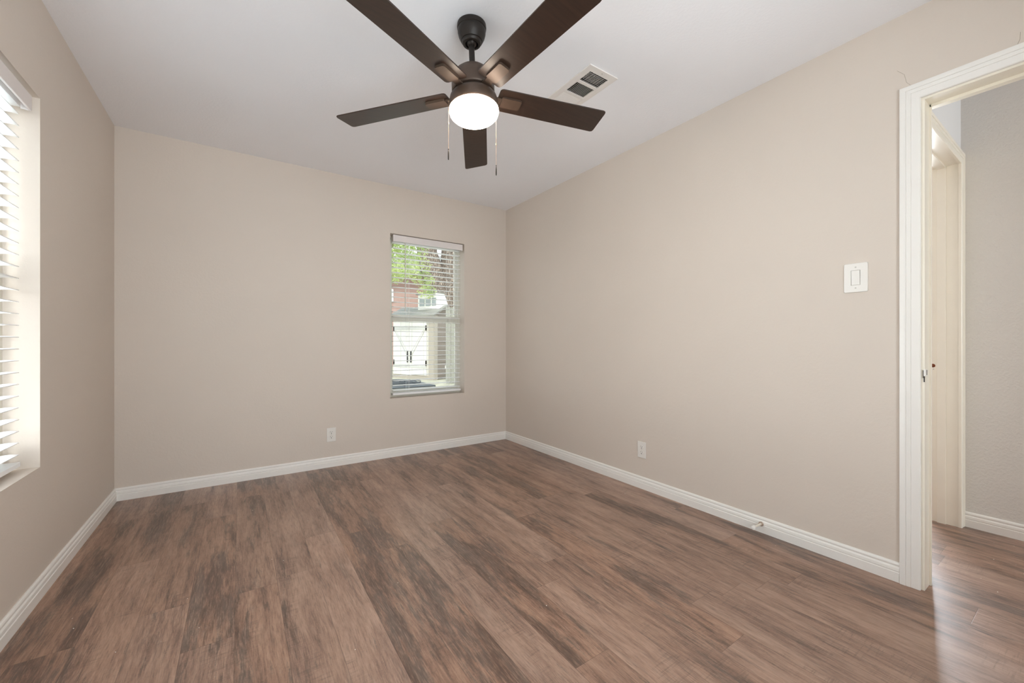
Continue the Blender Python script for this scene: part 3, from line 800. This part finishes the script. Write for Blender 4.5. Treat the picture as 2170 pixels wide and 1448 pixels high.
limb(b, [(955, 16.6, GZ), (950, 16.5, 1.2), (942, 16.4, 2.3), (926, 16.2, 3.4), (906, 16.0, 4.6), (880, 15.8, 6.2)], [0.62, 0.50, 0.46, 0.42, 0.36, 0.25])
limb(b, [(958, 16.6, 0.6), (966, 16.6, 1.8), (966, 16.5, 3.2), (972, 16.3, 6.2)], [0.65, 0.65, 0.68, 0.6])
limb(b, [(908, 16.0, 4.3), (926, 15.9, 5.4), (950, 15.8, 6.8)], [0.22, 0.2, 0.14])
tro = b.build('trunk', bark.m, tree, 60)
lf = NT('oak_leaf')
tr2 = lf.n.new('ShaderNodeBsdfTranslucent'); df = lf.n.new('ShaderNodeBsdfDiffuse'); mx2 = lf.n.new('ShaderNodeMixShader')
lc = lf.ramp(lf.noise(lf.tc.outputs['Object'], 2.5, 3), [(0.35, srgb(172, 192, 132)), (0.6, srgb(214, 222, 164))])
lf.l.new(lc, tr2.inputs[0]); lf.l.new(lc, df.inputs[0]); mx2.inputs[0].default_value = 0.5
lf.l.new(df.outputs[0], mx2.inputs[1]); lf.l.new(tr2.outputs[0], mx2.inputs[2]); lf.l.new(mx2.outputs[0], lf.out.inputs[0])
M['leaf'] = lf.m
random.seed(11)
b = MB()
def leaves(b, c, rad, n, size):
    for _ in range(n):
        d = Vector((random.gauss(0, 1), random.gauss(0, 1), random.gauss(0, 1))).normalized() * (random.random() ** 0.45)
        p = c + Vector((d.x * rad[0], d.y * rad[1], d.z * rad[2]))
        a = Vector((random.gauss(0, 1), random.gauss(0, 1), random.gauss(0, 0.7))).normalized(); c2 = a.cross(Vector((random.gauss(0, 1), random.gauss(0, 1), random.gauss(0, 1)))).normalized()
        s = size * random.uniform(0.6, 1.3)
        b.poly([p - a * s, p - a * s * 0.2 + c2 * s * 0.5, p + a * s, p - a * s * 0.2 - c2 * s * 0.5])
for (px, Z, z, r, n) in ((838, 11.6, 3.75, 0.75, 700), (862, 11.8, 3.9, 0.7, 620), (850, 11.4, 3.1, 0.55, 380), (880, 12.2, 3.35, 0.5, 320), (897, 12.4, 2.95, 0.38, 200), (905, 12.2, 2.55, 0.30, 120), (832, 11.2, 2.95, 0.45, 260),
                         (886, 12.4, 4.3, 0.6, 420), (825, 11.4, 4.4, 0.9, 700), (925, 12.6, 4.9, 0.8, 500), (960, 12.6, 5.2, 0.9, 500), (800, 11.6, 3.6, 0.9, 500), (866, 12, 4.9, 0.9, 600)):
    leaves(b, wpt(px, Z, z), (r, r, r * 0.7), int(n * 1.9), 0.040)
b.build('foliage', 'leaf', tree)
bt = MB()
limb(bt, [(900, 14.7, 4.5), (870, 12.4, 4.3), (838, 11.6, 3.9), (815, 11.2, 3.5)], [0.09, 0.06, 0.035, 0.015], 8)
limb(bt, [(890, 14.6, 5.0), (885, 12.6, 4.0), (890, 12.3, 3.3), (903, 12.3, 2.7)], [0.07, 0.045, 0.025, 0.01], 8)
bt.build('branch', bark.m, tree, 60)

# far trees so the gaps in the foliage are not empty sky everywhere
random.seed(5)
for (px, Z, z, r) in ((790, 34, 5.0, 2.4), (915, 36, 6.0, 2.4), (1040, 34, 5.0, 2.4)):
    c = wpt(px, Z, 0)
    tr_ = empty('background_tree', (c.x, c.y, GZ), {790: 'soft green tree above the terracotta house, at its far side', 915: 'soft green tree rising behind the oak trunk', 1040: 'soft green tree behind the pale fence'}[px], 'tree', 'distant trees')
    b = MB(); leaves(b, wpt(px, Z, z), (r, r, r * 0.8), 1500, 0.17); b.build('foliage', 'leaf', tr_)
    b = MB(); b.tube([(c.x, c.y, GZ), (c.x, c.y, z)], [0.3, 0.15], 10); b.build('trunk', bark.m, tr_, 60)

# air conditioner condenser just outside the far window
ap = wpt(840, 4.75)
ac = empty('air_conditioner', (ap.x, ap.y, GZ), 'grey air conditioner condenser just outside the far window', 'air conditioner')
AM = Matrix.Translation((ap.x, ap.y, GZ)) @ Matrix.Rotation(math.radians(0), 4, 'Z')
acm = plain('ac_metal', srgb(96, 99, 101), 0.5, 0.4); acd = plain('ac_dark', srgb(70, 73, 76), 0.6, 0.3)
b = MB(AM); b.box(-0.33, 0.33, -0.33, 0.33, 0.0, 0.60, 0.04, 4); b.build('cabinet', acd, ac, 40)
b = MB(AM); b.box(-0.35, 0.35, -0.35, 0.35, 0.60, 0.64, 0.02, 3); b.build('top_panel', acm, ac, 40)
b = MB(AM)
for r in (0.08, 0.13, 0.18, 0.23, 0.28):
    b.tube([(r * math.cos(a * PI / 16), r * math.sin(a * PI / 16), 0.668) for a in range(33)], 0.005, 6)
for k in range(8):
    a = k * PI / 4; b.tube([(0.05 * math.cos(a), 0.05 * math.sin(a), 0.668), (0.3 * math.cos(a), 0.3 * math.sin(a), 0.645)], 0.005, 6)
b.build('fan_grille', acm, ac, 50)
b = MB(AM)
for i in range(10): b.box(-0.335, 0.335, -0.336, 0.336, 0.07 + i * 0.052, 0.085 + i * 0.052)
b.build('side_louvres', acm, ac)
